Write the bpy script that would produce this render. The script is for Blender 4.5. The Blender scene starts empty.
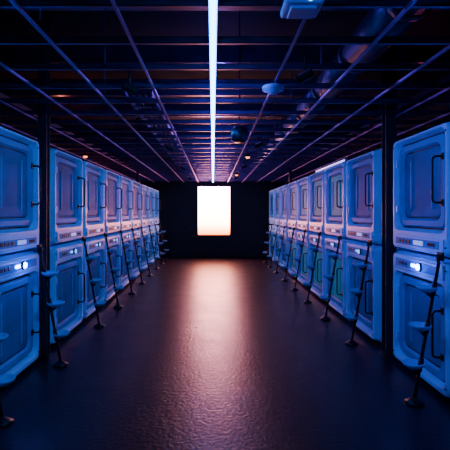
import bpy, bmesh, math, random
from mathutils import Vector, Matrix
random.seed(4)
C = bpy.context.scene.collection

# ---------------------------------------------------------------- materials
def mat(name, col, rough=0.5, metal=0.0, emit=None, es=0.0, noise=0.0, nscale=20, bump=0.0, bscale=80, spec=0.5, coat=0.0):
    m = bpy.data.materials.new(name); m.use_nodes = True
    nt = m.node_tree; b = nt.nodes['Principled BSDF']
    b.inputs['Base Color'].default_value = (*col, 1)
    b.inputs['Roughness'].default_value = rough
    b.inputs['Metallic'].default_value = metal
    b.inputs['Specular IOR Level'].default_value = spec
    b.inputs['Coat Weight'].default_value = coat
    if emit:
        b.inputs['Emission Color'].default_value = (*emit, 1)
        b.inputs['Emission Strength'].default_value = es
    tc = nt.nodes.new('ShaderNodeTexCoord')
    if noise > 0:
        n = nt.nodes.new('ShaderNodeTexNoise'); n.inputs['Scale'].default_value = nscale
        n.inputs['Detail'].default_value = 6
        nt.links.new(tc.outputs['Object'], n.inputs['Vector'])
        r = nt.nodes.new('ShaderNodeValToRGB')
        r.color_ramp.elements[0].position = 0.3; r.color_ramp.elements[1].position = 0.7
        r.color_ramp.elements[0].color = (*[c*(1-noise) for c in col], 1)
        r.color_ramp.elements[1].color = (*[min(1, c*(1+noise)) for c in col], 1)
        nt.links.new(n.outputs['Fac'], r.inputs['Fac'])
        nt.links.new(r.outputs['Color'], b.inputs['Base Color'])
    if bump > 0:
        n2 = nt.nodes.new('ShaderNodeTexNoise'); n2.inputs['Scale'].default_value = bscale
        n2.inputs['Detail'].default_value = 4
        nt.links.new(tc.outputs['Object'], n2.inputs['Vector'])
        bp = nt.nodes.new('ShaderNodeBump'); bp.inputs['Strength'].default_value = bump
        bp.inputs['Distance'].default_value = 0.01
        nt.links.new(n2.outputs['Fac'], bp.inputs['Height'])
        nt.links.new(bp.outputs['Normal'], b.inputs['Normal'])
    return m

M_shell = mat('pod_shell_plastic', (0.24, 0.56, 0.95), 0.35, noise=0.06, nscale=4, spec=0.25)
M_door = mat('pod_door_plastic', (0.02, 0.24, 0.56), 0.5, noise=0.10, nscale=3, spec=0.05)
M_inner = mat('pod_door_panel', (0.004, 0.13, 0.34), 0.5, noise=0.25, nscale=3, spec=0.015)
M_innerglow = mat('pod_door_panel_glow', (0.005, 0.17, 0.30), 0.5, emit=(0.0, 0.35, 0.5), es=0.16, spec=0.015)  # weak panel emission stands in for teal light from inside the pod
M_seam = mat('pod_seam_rubber', (0.004, 0.008, 0.016), 0.6, spec=0.1)
M_black = mat('black_steel', (0.006, 0.006, 0.010), 0.4, 0.0, spec=0.3)
M_label = mat('label_plate', (0.6, 0.7, 0.9), 0.4, emit=(0.2, 0.4, 1.0), es=0.7)
M_lampon = mat('indicator_lamp_on', (0.8, 0.9, 1), 0.3, emit=(0.06, 0.12, 1.0), es=60)
M_lampoff = mat('indicator_lamp_dim', (0.5, 0.6, 0.8), 0.3, emit=(0.1, 0.3, 1.0), es=2.5)
M_step = mat('ladder_step_plastic', (0.16, 0.38, 0.72), 0.4, noise=0.08, nscale=8, spec=0.3)
M_grid = mat('grid_steel', (0.10, 0.08, 0.28), 0.38, 0.8, noise=0.3, nscale=6)
M_col = mat('column_dark_paint', (0.012, 0.016, 0.035), 0.5, 0.0)
M_rod = mat('rod_steel', (0.30, 0.16, 0.46), 0.35, 0.8)
M_dark = mat('ceiling_black_paint', (0.005, 0.005, 0.014), 0.8, noise=0.3, nscale=2)
M_wall = mat('wall_dark_paint', (0.008, 0.006, 0.016), 0.7, noise=0.25, nscale=2, bump=0.2, bscale=40)
M_duct = mat('duct_metal', (0.04, 0.05, 0.14), 0.4, 0.7, noise=0.2, nscale=5)
M_white = mat('white_device', (0.22, 0.40, 0.80), 0.4)
M_brown = mat('tray_wood', (0.35, 0.12, 0.08), 0.6, noise=0.3, nscale=10)
M_strip = mat('led_strip_light', (0.8, 0.9, 1), 0.4, emit=(0.05, 0.34, 1.0), es=22)
M_tube = mat('tube_lamp', (0.9, 0.9, 1), 0.4, emit=(0.55, 0.45, 1.0), es=2.5)
M_cyan = mat('cyan_led', (0.2, 0.9, 1), 0.4, emit=(0.1, 0.7, 1.0), es=8)
M_warm = mat('warm_lamp', (1, 0.6, 0.4), 0.4, emit=(1.0, 0.25, 0.08), es=4)

def floor_mat():
    m = bpy.data.materials.new('floor_sealed_concrete'); m.use_nodes = True
    nt = m.node_tree; b = nt.nodes['Principled BSDF']
    tc = nt.nodes.new('ShaderNodeTexCoord')
    n = nt.nodes.new('ShaderNodeTexNoise'); n.inputs['Scale'].default_value = 2.2; n.inputs['Detail'].default_value = 8
    nt.links.new(tc.outputs['Object'], n.inputs['Vector'])
    r = nt.nodes.new('ShaderNodeValToRGB')
    r.color_ramp.elements[0].color = (0.006, 0.003, 0.009, 1); r.color_ramp.elements[0].position = 0.3
    r.color_ramp.elements[1].color = (0.014, 0.007, 0.018, 1); r.color_ramp.elements[1].position = 0.7
    nt.links.new(n.outputs['Fac'], r.inputs['Fac']); nt.links.new(r.outputs['Color'], b.inputs['Base Color'])
    mr = nt.nodes.new('ShaderNodeMapRange'); mr.inputs['From Min'].default_value = 0.25; mr.inputs['From Max'].default_value = 0.75
    mr.inputs['To Min'].default_value = 0.27; mr.inputs['To Max'].default_value = 0.37
    n3 = nt.nodes.new('ShaderNodeTexNoise'); n3.inputs['Scale'].default_value = 3; n3.inputs['Detail'].default_value = 10
    nt.links.new(tc.outputs['Object'], n3.inputs['Vector'])
    nt.links.new(n3.outputs['Fac'], mr.inputs['Value']); nt.links.new(mr.outputs['Result'], b.inputs['Roughness'])
    n2 = nt.nodes.new('ShaderNodeTexNoise'); n2.inputs['Scale'].default_value = 30; n2.inputs['Detail'].default_value = 10
    nt.links.new(tc.outputs['Object'], n2.inputs['Vector'])
    bp = nt.nodes.new('ShaderNodeBump'); bp.inputs['Strength'].default_value = 0.45; bp.inputs['Distance'].default_value = 0.01
    nt.links.new(n2.outputs['Fac'], bp.inputs['Height']); nt.links.new(bp.outputs['Normal'], b.inputs['Normal'])
    b.inputs['Specular IOR Level'].default_value = 0.5
    return m
M_floor = floor_mat()

def window_mat():
    m = bpy.data.materials.new('window_glow'); m.use_nodes = True
    nt = m.node_tree; b = nt.nodes['Principled BSDF']
    b.inputs['Base Color'].default_value = (0.8, 0.8, 0.8, 1)
    tc = nt.nodes.new('ShaderNodeTexCoord'); s = nt.nodes.new('ShaderNodeSeparateXYZ')
    nt.links.new(tc.outputs['Generated'], s.inputs['Vector'])
    r = nt.nodes.new('ShaderNodeValToRGB')
    e = r.color_ramp.elements
    e[0].position = 0.0; e[0].color = (0.12, 0.02, 0.004, 1)
    e[1].position = 1.0; e[1].color = (0.80, 0.26, 0.52, 1)
    k = e.new(0.10); k.color = (0.40, 0.08, 0.02, 1)
    k = e.new(0.25); k.color = (1.0, 0.26, 0.13, 1)
    k = e.new(0.5); k.color = (1.0, 0.34, 0.28, 1)
    nt.links.new(s.outputs['Z'], r.inputs['Fac'])
    nt.links.new(r.outputs['Color'], b.inputs['Emission Color'])
    b.inputs['Emission Strength'].default_value = 52
    return m
M_win = window_mat()

# ---------------------------------------------------------------- mesh helpers
def box(bm, x0, x1, y0, y1, z0, z1, mi=0, bev=0.0):
    r = bmesh.ops.create_cube(bm, size=1.0)
    vs = r['verts']
    for v in vs:
        v.co = Vector(((x0+x1)/2 + v.co.x*(x1-x0), (y0+y1)/2 + v.co.y*(y1-y0), (z0+z1)/2 + v.co.z*(z1-z0)))
    fs = set(f for v in vs for f in v.link_faces)
    for f in fs: f.material_index = mi
    if bev > 0:
        es = list(set(e for v in vs for e in v.link_edges))
        rb = bmesh.ops.bevel(bm, geom=es, offset=bev, segments=2, affect='EDGES', profile=0.5)
        for f in rb['faces']: f.material_index = mi

def tube(bm, p0, p1, r0, r1=None, mi=0, seg=12):
    if r1 is None: r1 = r0
    p0 = Vector(p0); p1 = Vector(p1); d = p1-p0
    q = d.to_track_quat('Z', 'Y').to_matrix()
    A, B = [], []
    for i in range(seg):
        a = 2*math.pi*i/seg
        o = q @ Vector((math.cos(a), math.sin(a), 0))
        A.append(bm.verts.new(p0+o*r0)); B.append(bm.verts.new(p1+o*r1))
    for i in range(seg):
        j = (i+1) % seg
        f = bm.faces.new((A[i], A[j], B[j], B[i])); f.material_index = mi; f.smooth = True
    f = bm.faces.new(list(reversed(A))); f.material_index = mi
    f = bm.faces.new(B); f.material_index = mi

def path(bm, pts, r, mi=0, seg=10):
    pts = [Vector(p) for p in pts]; rings = []
    n = len(pts)
    up = None
    for i, p in enumerate(pts):
        d = (pts[min(i+1, n-1)] - pts[max(i-1, 0)]).normalized()
        if up is None:
            up = Vector((1, 0, 0)) if abs(d.x) < 0.9 else Vector((0, 1, 0))
        s = d.cross(up).normalized(); t = s.cross(d).normalized(); up = t
        rings.append([bm.verts.new(p + s*math.cos(2*math.pi*k/seg)*r + t*math.sin(2*math.pi*k/seg)*r) for k in range(seg)])
    for a, b in zip(rings, rings[1:]):
        for k in range(seg):
            l = (k+1) % seg
            f = bm.faces.new((a[k], a[l], b[l], b[k])); f.material_index = mi; f.smooth = True
    for rg in (rings[0], rings[-1]):
        f = bm.faces.new(rg); f.material_index = mi

def lathe(bm, prof, cx, cy, cz, mi=0, seg=24):
    rings = []
    for (r, z) in prof:
        rings.append([bm.verts.new((cx+max(r, 1e-4)*math.cos(2*math.pi*k/seg), cy+max(r, 1e-4)*math.sin(2*math.pi*k/seg), cz+z)) for k in range(seg)])
    for a, b in zip(rings, rings[1:]):
        for k in range(seg):
            l = (k+1) % seg
            f = bm.faces.new((a[k], a[l], b[l], b[k])); f.material_index = mi; f.smooth = True
    for rg in (rings[0], rings[-1]):
        f = bm.faces.new(rg); f.material_index = mi

def rrect(bm, cx, cz, hw, hh, r, y, n=5):
    vs = []
    for (sx, sz, a0) in ((1, 1, 0), (-1, 1, 90), (-1, -1, 180), (1, -1, 270)):
        for i in range(n+1):
            a = math.radians(a0 + 90*i/n)
            vs.append(bm.verts.new((cx+sx*(hw-r)+r*math.cos(a), y, cz+sz*(hh-r)+r*math.sin(a))))
    return vs

def stackloops(bm, loops, mats, cap0=None, cap1=0):
    prev = None
    for i, L in enumerate(loops):
        cur = rrect(bm, *L)
        if prev is None:
            if cap0 is not None:
                f = bm.faces.new(cur); f.material_index = cap0
        else:
            n = len(cur)
            for k in range(n):
                l = (k+1) % n
                f = bm.faces.new((prev[k], prev[l], cur[l], cur[k])); f.material_index = mats[i-1]
        prev = cur
    f = bm.faces.new(prev); f.material_index = cap1

def finish(bm, name, mats, loc=(0, 0, 0), rotz=0.0, link=True):
    bmesh.ops.recalc_face_normals(bm, faces=bm.faces[:])
    me = bpy.data.meshes.new(name); bm.to_mesh(me); bm.free()
    for m in mats: me.materials.append(m)
    if not link: return me
    return place(me, name, loc, rotz)

def place(me, name, loc, rotz=0.0):
    o = bpy.data.objects.new(name, me); o.location = loc; o.rotation_euler = (0, 0, rotz)
    C.objects.link(o); return o

# ---------------------------------------------------------------- sleeping pods
PM = [M_shell, M_door, M_inner, M_seam, M_black, M_label, M_lampoff]
W2 = 0.572; H2 = 0.583
def pod_mesh(name, upper):
    bm = bmesh.new()
    dc, dh = (0.665, 0.462) if upper else (0.515, 0.450)
    zc = 0.585
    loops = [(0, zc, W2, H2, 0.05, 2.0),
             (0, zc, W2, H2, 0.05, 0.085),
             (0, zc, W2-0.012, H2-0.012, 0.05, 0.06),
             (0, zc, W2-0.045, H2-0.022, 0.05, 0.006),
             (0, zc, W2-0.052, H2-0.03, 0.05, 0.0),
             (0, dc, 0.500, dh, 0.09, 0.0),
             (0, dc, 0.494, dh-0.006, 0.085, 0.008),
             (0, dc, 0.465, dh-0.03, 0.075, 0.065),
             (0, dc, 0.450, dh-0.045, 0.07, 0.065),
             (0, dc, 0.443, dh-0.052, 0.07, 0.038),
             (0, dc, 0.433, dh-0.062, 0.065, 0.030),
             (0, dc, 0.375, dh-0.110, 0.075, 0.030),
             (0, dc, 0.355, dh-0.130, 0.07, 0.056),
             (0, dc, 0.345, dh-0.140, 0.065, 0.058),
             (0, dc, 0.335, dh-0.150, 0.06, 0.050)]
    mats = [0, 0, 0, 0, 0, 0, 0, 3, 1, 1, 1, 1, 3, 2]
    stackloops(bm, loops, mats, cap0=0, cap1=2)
    for sx in (-0.2, 0.2):
        box(bm, sx-0.012, sx+0.012, 0.040, 0.052, dc-0.24, dc+0.24, 1, 0.003)
    box(bm, -0.465, -0.435, 0.005, 0.055, dc+0.2, dc+0.28, 0, 0.004)
    box(bm, -0.465, -0.435, 0.005, 0.055, dc-0.28, dc-0.2, 0, 0.004)
    hx = 0.405; z0 = dc-0.19; z1 = dc+0.21
    pts = [(hx, 0.035, z0)]
    for i in range(7):
        a = math.pi/2*i/6
        pts.append((hx, -0.025-0.035*math.sin(a), z0+0.035*(1-math.cos(a))))
    for i in range(7):
        a = math.pi/2*(1-i/6)
        pts.append((hx, -0.025-0.035*math.sin(a), z1-0.035*(1-math.cos(a))))
    pts.append((hx, 0.035, z1))
    path(bm, pts, 0.010, 4)
    box(bm, hx-0.02, hx+0.02, 0.016, 0.032, z0-0.03, z0+0.03, 4, 0.004)
    box(bm, hx-0.02, hx+0.02, 0.016, 0.032, z1-0.03, z1+0.03, 4, 0.004)
    if upper:
        box(bm, -0.49, 0.49, -0.014, 0.01, 0.045, 0.160, 0, 0.006)
        box(bm, -0.42, 0.42, -0.018, -0.004, 0.068, 0.136, 1, 0.004)
        box(bm, -0.02, 0.16, -0.024, -0.008, 0.082, 0.124, 5, 0.003)
        for i in range(4):
            box(bm, -0.34+i*0.07, -0.30+i*0.07, -0.023, -0.008, 0.085, 0.120, 4, 0.002)
        box(bm, 0.24, 0.36, -0.022, -0.008, 0.088, 0.116, 3, 0.002)
    else:
        box(bm, -0.49, 0.49, -0.014, 0.01, 1.0, 1.125, 0, 0.006)
        box(bm, -0.42, 0.42, -0.018, -0.004, 1.022, 1.103, 1, 0.004)
        tube(bm, (0.10, -0.01, 1.063), (0.10, -0.035, 1.063), 0.042, 0.038, 4, 20)
        tube(bm, (0.10, -0.03, 1.063), (0.10, -0.046, 1.063), 0.032, 0.026, 6, 20)
        box(bm, -0.06, 0.03, -0.026, -0.008, 1.05, 1.076, 6, 0.003)
        for i in range(3):
            box(bm, -0.34+i*0.07, -0.30+i*0.07, -0.023, -0.008, 1.045, 1.081, 4, 0.002)
        box(bm, -0.55, 0.55, 0.10, 1.95, -0.03, 0.01, 3)
    for sx in (-1, 1):
        for z in (0.09, 1.08):
            tube(bm, (sx*0.506, 0.004, z), (sx*0.506, -0.006, z), 0.009, 0.008, 3, 10)
    return finish(bm, name, PM, link=False)
me_up = pod_mesh('pod_upper', True)
me_lo = pod_mesh('pod_lower', False)

XL, XR = -1.86, 1.95
P = 1.19
leftS = [0.97-0.0, 2.16, 3.38] + [4.88+P*i for i in range(5)] + [10.95+P*i for i in range(3)]
rightS = [1.03, 2.22, 3.43] + [5.02+P*i for i in range(5)] + [11.09+P*i for i in range(3)]

def ladder_mesh():
    bm = bmesh.new()
    OUT = 0.24
    top = Vector((0, -0.03, 1.20)); bot = Vector((0, -OUT, 0.03))
    def at(z):
        t = (z-bot.z)/(top.z-bot.z); return bot.lerp(top, t)
    path(bm, [(0, -0.005, 1.235), (0, -0.025, 1.24), (0, -0.045, 1.225)] + [at(z) for z in (1.18, 1.0, 0.8, 0.6, 0.4, 0.2, 0.04)], 0.014, 0, 12)
    box(bm, -0.04, 0.04, -0.03, -0.006, 1.2, 1.27, 0, 0.005)
    lathe(bm, [(0.0, 0.0), (0.075, 0.0), (0.08, 0.012), (0.05, 0.03), (0.022, 0.05), (0.0, 0.06)], 0, -OUT, 0, 0, 24)
    for z in (0.97, 0.65, 0.33):
        c = at(z)
        cy = c.y-0.060
        lathe(bm, [(0.0, -0.036), (0.040, -0.034), (0.072, -0.016), (0.086, 0.002), (0.089, 0.012), (0.085, 0.016), (0.078, 0.004), (0.040, -0.008), (0.0, -0.008)], 0, cy, z, 1, 28)
        tube(bm, at(z-0.06), at(z+0.05), 0.021, 0.021, 0, 14)
        tube(bm, (0, c.y-0.01, z-0.09), (0, cy-0.01, z-0.034), 0.011, 0.011, 0, 8)
    return finish(bm, 'ladder', [M_black, M_step], link=False)
me_lad = ladder_mesh()

def stack(x, y0, side, idx):
    yc = y0 + P/2
    rz = math.pi/2 if side == 'L' else -math.pi/2
    for lvl, me, z in ((0, me_lo, 0.03), (1, me_up, 1.215)):
        o = place(me, 'sleeping_pod', (x, yc, z), rz)
        o.material_slots[6].link = 'OBJECT'
        o.material_slots[6].material = M_lampon if (idx == 2) else M_lampoff
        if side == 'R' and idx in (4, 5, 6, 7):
            o.material_slots[2].link = 'OBJECT'; o.material_slots[2].material = M_innerglow
        if lvl == 0 and idx == 2:
            L = bpy.data.lights.new('indicator_bulb', 'POINT'); L.energy = 1.8; L.color = (0.10, 0.14, 1.0); L.shadow_soft_size = 0.02
            b = bpy.data.objects.new('indicator_bulb', L); b.parent = o; b.location = (0.10, -0.12, 1.063)
            C.objects.link(b)
    ly = y0+P-0.16 if side == 'L' else y0+0.10
    sgn = 1 if side == 'L' else -1
    place(me_lad, 'pod_ladder', (x+sgn*0.02, ly, 0.0), rz)

for i, s in enumerate(leftS): stack(XL, s, 'L', i)
for i, s in enumerate(rightS): stack(XR, s, 'R', i)

# ---------------------------------------------------------------- support posts
def post(x, y, h, w=0.10):
    bm = bmesh.new()
    t = 0.012
    box(bm, -w/2, w/2, -w/2, -w/2+t, 0.012, h, 0)
    box(bm, -w/2, w/2, w/2-t, w/2, 0.012, h, 0)
    box(bm, -t/2, t/2, -w/2+t, w/2-t, 0.012, h, 0)
    box(bm, -w/2-0.03, w/2+0.03, -w/2-0.01, w/2+0.01, 0, 0.012, 0)
    return finish(bm, 'steel_column', [M_col], (x, y, 0))
ZC = 4.15
post(-1.90, 4.72, ZC); post(2.02, 4.82, ZC, 0.12)
post(-1.95, 10.89, ZC, 0.06); post(2.03, 11.03, ZC, 0.06)

# ---------------------------------------------------------------- room
def slab(name, x0, x1, y0, y1, z0, z1, m):
    bm = bmesh.new(); box(bm, x0, x1, y0, y1, z0, z1); return finish(bm, name, [m])
YF = 14.95
slab('floor', -4.1, 4.2, -2.6, YF+0.2, -0.1, 0.0, M_floor)
slab('ceiling', -4.1, 4.2, -2.6, YF+0.2, ZC, ZC+0.1, M_dark)
slab('wall_left', -4.2, -4.1, -2.6, YF+0.2, -0.1, ZC+0.1, M_wall)
slab('wall_right', 4.2, 4.3, -2.6, YF+0.2, -0.1, ZC+0.1, M_wall)
slab('wall_near', -4.2, 4.3, -2.7, -2.6, -0.1, ZC+0.1, M_wall)
wx0, wx1, wz0, wz1 = -0.53, 0.60, 0.82, 2.54
bm = bmesh.new()
box(bm, -4.2, wx0, YF, YF+0.15, 0, ZC); box(bm, wx1, 4.3, YF, YF+0.15, 0, ZC)
box(bm, wx0, wx1, YF, YF+0.15, 0, wz0); box(bm, wx0, wx1, YF, YF+0.15, wz1, ZC)
finish(bm, 'wall_far', [M_wall])
bm = bmesh.new()
box(bm, wx0, wx1, YF+0.04, YF+0.06, wz0, wz1)
finish(bm, 'window_1', [M_win])
bm = bmesh.new()
t = 0.035
box(bm, wx0-t, wx0, YF-0.02, YF+0.04, wz0-t, wz1+t); box(bm, wx1, wx1+t, YF-0.02, YF+0.04, wz0-t, wz1+t)
box(bm, wx0, wx1, YF-0.02, YF+0.04, wz0-t, wz0); box(bm, wx0, wx1, YF-0.02, YF+0.04, wz1, wz1+t)
finish(bm, 'trim_1', [M_black])
slab('baseboard_far', -1.84, 1.93, YF-0.015, YF, 0, 0.09, M_black)
bm = bmesh.new()
box(bm, -1.52, -0.68, YF-0.04, YF-0.005, 0.0, 2.15, 0, 0.005)
box(bm, -1.42, -0.78, YF-0.048, YF-0.03, 1.15, 2.0, 0, 0.004)
box(bm, -1.42, -0.78, YF-0.048, YF-0.03, 0.2, 0.95, 0, 0.004)
path(bm, [(-0.76, YF-0.04, 1.05), (-0.76, YF-0.09, 1.05), (-0.86, YF-0.09, 1.05)], 0.01, 0, 8)
finish(bm, 'door_1', [M_wall])

# ---------------------------------------------------------------- ceiling grid
ZG = 2.70
bm = bmesh.new()
y = 0.27
while y < YF:
    box(bm, -4.05, 4.15, y, y+0.004, ZG, ZG+0.045, 0)
    box(bm, -4.05, 4.15, y, y+0.028, ZG, ZG+0.004, 0)
    box(bm, -4.05, 4.15, y, y+0.028, ZG+0.041, ZG+0.045, 0)
    y += 0.49
for i in range(-7, 8):
    if i == 0: continue
    x = i*0.517
    box(bm, x-0.008, x+0.008, -2.5, YF, ZG-0.018, ZG, 1)
finish(bm, 'ceiling_grid', [M_grid, M_rod])
bm = bmesh.new()
for j in range(10):
    yy = 1.0+1.5*j
    box(bm, -4.1, 4.2, yy-0.05, yy+0.05, 3.55, 3.565); box(bm, -4.1, 4.2, yy-0.005, yy+0.005, 3.565, 3.8); box(bm, -4.1, 4.2, yy-0.05, yy+0.05, 3.8, 3.815)
    for x in (-3.1, -1.03, 1.03, 3.1):
        tube(bm, (x, yy, 2.745), (x, yy, 3.56), 0.005, 0.005, 0, 6)
finish(bm, 'ceiling_joists', [M_grid])
bm = bmesh.new()
for j in range(14):
    y0 = -1.5+1.15*j
    tube(bm, (1.45, y0, 3.2), (1.45, y0+1.12, 3.2), 0.17, 0.17, 0, 20)
    tube(bm, (1.45, y0+1.10, 3.2), (1.45, y0+1.17, 3.2), 0.185, 0.185, 0, 20)
finish(bm, 'ventilation_duct', [M_duct])
def tray(x, z, y0, y1, w, m):
    bm = bmesh.new()
    box(bm, x-w/2, x-w/2+0.01, y0, y1, z, z+0.06); box(bm, x+w/2-0.01, x+w/2, y0, y1, z, z+0.06)
    y = y0+0.05
    while y < y1:
        box(bm, x-w/2+0.01, x+w/2-0.01, y, y+0.03, z, z+0.012); y += 0.2
    for q in range(4):
        xx = x-w/2+0.05+q*(w-0.1)/3
        path(bm, [(xx+0.01*math.sin(3*t), y0+t*(y1-y0)/12, z+0.03+0.004*math.cos(5*t)) for t in range(13)], 0.010, 1, 6)
    finish(bm, 'cable_tray', [m, M_black])
tray(-0.8, 2.85, 4.5, 14.5, 0.3, M_grid)
tray(-2.6, 2.85, 3.5, 14.0, 0.6, M_brown)
tray(2.7, 3.0, 1.0, 14.0, 0.4, M_grid)

# LED strip along the middle
bm = bmesh.new()
y = -1.0
while y < YF-0.4:
    y1 = min(y+1.46, YF-0.35)
    box(bm, -0.018, 0.018, y, y1, ZG-0.040, ZG-0.022, 1)
    box(bm, -0.024, 0.024, y-0.005, y1+0.005, ZG-0.022, ZG, 0)
    y += 1.47
finish(bm, 'led_strip_lamp', [M_white, M_strip])

# fluorescent batten lying on top of the right-hand pods
bm = bmesh.new()
zb = 2.383
box(bm, 2.03, 2.09, 6.45, 8.35, zb, zb+0.022, 0, 0.004)
tube(bm, (2.05, 6.5, zb+0.04), (2.05, 8.3, zb+0.04), 0.014, 0.014, 1, 12)
box(bm, 2.035, 2.07, 6.46, 6.50, zb+0.02, zb+0.06, 0); box(bm, 2.035, 2.07, 8.30, 8.34, zb+0.02, zb+0.06, 0)
finish(bm, 'fluorescent_tube_lamp', [M_white, M_tube])
for (lx, ly) in ((0.62, 7.5), (0.62, 11.0), (-2.25, 7.4)):
    bm = bmesh.new()
    lathe(bm, [(0.0, 0.05), (0.035, 0.05), (0.05, 0.02), (0.05, 0.0), (0.0, 0.0)], 0, 0, 0, 0, 16)
    lathe(bm, [(0.0, -0.03), (0.025, -0.025), (0.04, 0.0), (0.0, 0.001)], 0, 0, 0, 1, 16)
    tube(bm, (0, 0, 0.05), (0, 0, 0.12), 0.006, 0.006, 0, 8)
    finish(bm, 'bulkhead_lamp', [M_black, M_warm], (lx, ly, 2.60))

bm = bmesh.new()
box(bm, 0.35, 0.54, 2.02, 2.20, 2.615, 2.66, 0, 0.012)
box(bm, 0.38, 0.51, 2.05, 2.17, 2.60, 2.616, 0, 0.006)
box(bm, 0.42, 0.46, 2.08, 2.12, 2.66, 2.70, 1)
tube(bm, (0.47, 2.015, 2.63), (0.47, 2.022, 2.63), 0.008, 0.008, 2, 10)
finish(bm, 'wireless_access_point', [M_white, M_black, M_cyan])
bm = bmesh.new()
lathe(bm, [(0.0, -0.05), (0.04, -0.048), (0.055, -0.03), (0.088, -0.022), (0.092, 0.0), (0.085, 0.012), (0.0, 0.012)], 0.50, 3.5, 2.645, 0, 28)
tube(bm, (0.50, 3.5, 2.655), (0.50, 3.5, 2.70), 0.02, 0.02, 1, 10)
finish(bm, 'smoke_detector', [M_white, M_black])
bm = bmesh.new()
lathe(bm, [(0.0, -0.16), (0.07, -0.155), (0.095, -0.13), (0.105, -0.12), (0.105, 0.0), (0.08, 0.03), (0.0, 0.03)], 0.33, 5.2, 2.63, 0, 24)
tube(bm, (0.33, 5.2, 2.65), (0.33, 5.2, ZC), 0.008, 0.008, 0, 8)
finish(bm, 'pendant_speaker', [M_duct])

# ---------------------------------------------------------------- spotlights in can housings, added to tint the pod fronts
def spot(loc, target, col, energy, size=100):
    loc = Vector(loc); target = Vector(target)
    d = (target-loc).normalized()
    bm = bmesh.new()
    q = d.to_track_quat('Z', 'Y').to_matrix()
    seg = 16; rings = []
    for (r, h) in ((0.0, -0.10), (0.03, -0.10), (0.035, -0.09), (0.035, 0.02), (0.031, 0.02), (0.031, -0.05), (0.0, -0.05)):
        rings.append([bm.verts.new(loc + q @ Vector((max(r, 1e-4)*math.cos(2*math.pi*i/seg), max(r, 1e-4)*math.sin(2*math.pi*i/seg), h))) for i in range(seg)])
    for a, b in zip(rings, rings[1:]):
        for i in range(seg):
            j = (i+1) % seg; bm.faces.new((a[i], a[j], b[j], b[i]))
    tube(bm, loc-d*0.04+Vector((0, 0, 0.03)), loc-d*0.04+Vector((0, 0, 0.14)), 0.008, 0.008, 0, 8)
    o = finish(bm, 'tint_spotlight', [M_black])
    L = bpy.data.lights.new('tint_spot_light', 'SPOT'); L.energy = energy; L.color = col
    L.spot_size = math.radians(size); L.spot_blend = 1.0; L.shadow_soft_size = 0.02
    lo = bpy.data.objects.new('tint_spot', L); lo.location = loc + d*0.015
    lo.rotation_euler = d.to_track_quat('-Z', 'Y').to_euler()
    C.objects.link(lo); lo.parent = o
for y, k in ((0.8, 1.0), (3.0, 1.35), (6.0, 1.0), (8.8, 0.95), (11.6, 0.95)):
    spot((0.62, y, 2.56), (-1.86, y+0.9, 1.45), (0.0, 0.34, 1.0), 84*k, 90)
    spot((-0.62, y+0.3, 2.56), (1.95, y+1.2, 1.45), (0.12, 0.20, 1.0), 92*k, 90)
def point(name, loc, col, e, r=0.05):
    L = bpy.data.lights.new(name, 'POINT'); L.energy = e; L.color = col; L.shadow_soft_size = r
    o = bpy.data.objects.new(name, L); o.location = loc; C.objects.link(o)
for y in (3.0, 6.0, 9.0, 12.0):
    point('ceiling_tint_fill', (0.1, y, 3.35), (0.24, 0.11, 1.0), 16)  # violet fill without fixture, added to colour the ceiling beams
point('red_fill', (-2.9, 8.0, 3.3), (1.0, 0.22, 0.12), 5)  # unseen source added for the warm light on the left tray
point('red_fill', (3.0, 6.0, 3.4), (1.0, 0.10, 0.35), 2)  # magenta fill without fixture, added to redden the ceiling on the right

# ---------------------------------------------------------------- world, camera
w = bpy.data.worlds.new('World'); bpy.context.scene.world = w; w.use_nodes = True
w.node_tree.nodes['Background'].inputs['Color'].default_value = (0.02, 0.03, 0.08, 1)
w.node_tree.nodes['Background'].inputs['Strength'].default_value = 0.1
cam = bpy.data.cameras.new('Camera'); co = bpy.data.objects.new('Camera', cam)
co.location = (0, 0, 1.6); co.rotation_euler = (math.pi/2, 0, 0)
cam.sensor_width = 36; cam.lens = 33.6; cam.shift_x = 12/450; cam.shift_y = -12/450
cam.clip_start = 0.05
C.objects.link(co); bpy.context.scene.camera = co
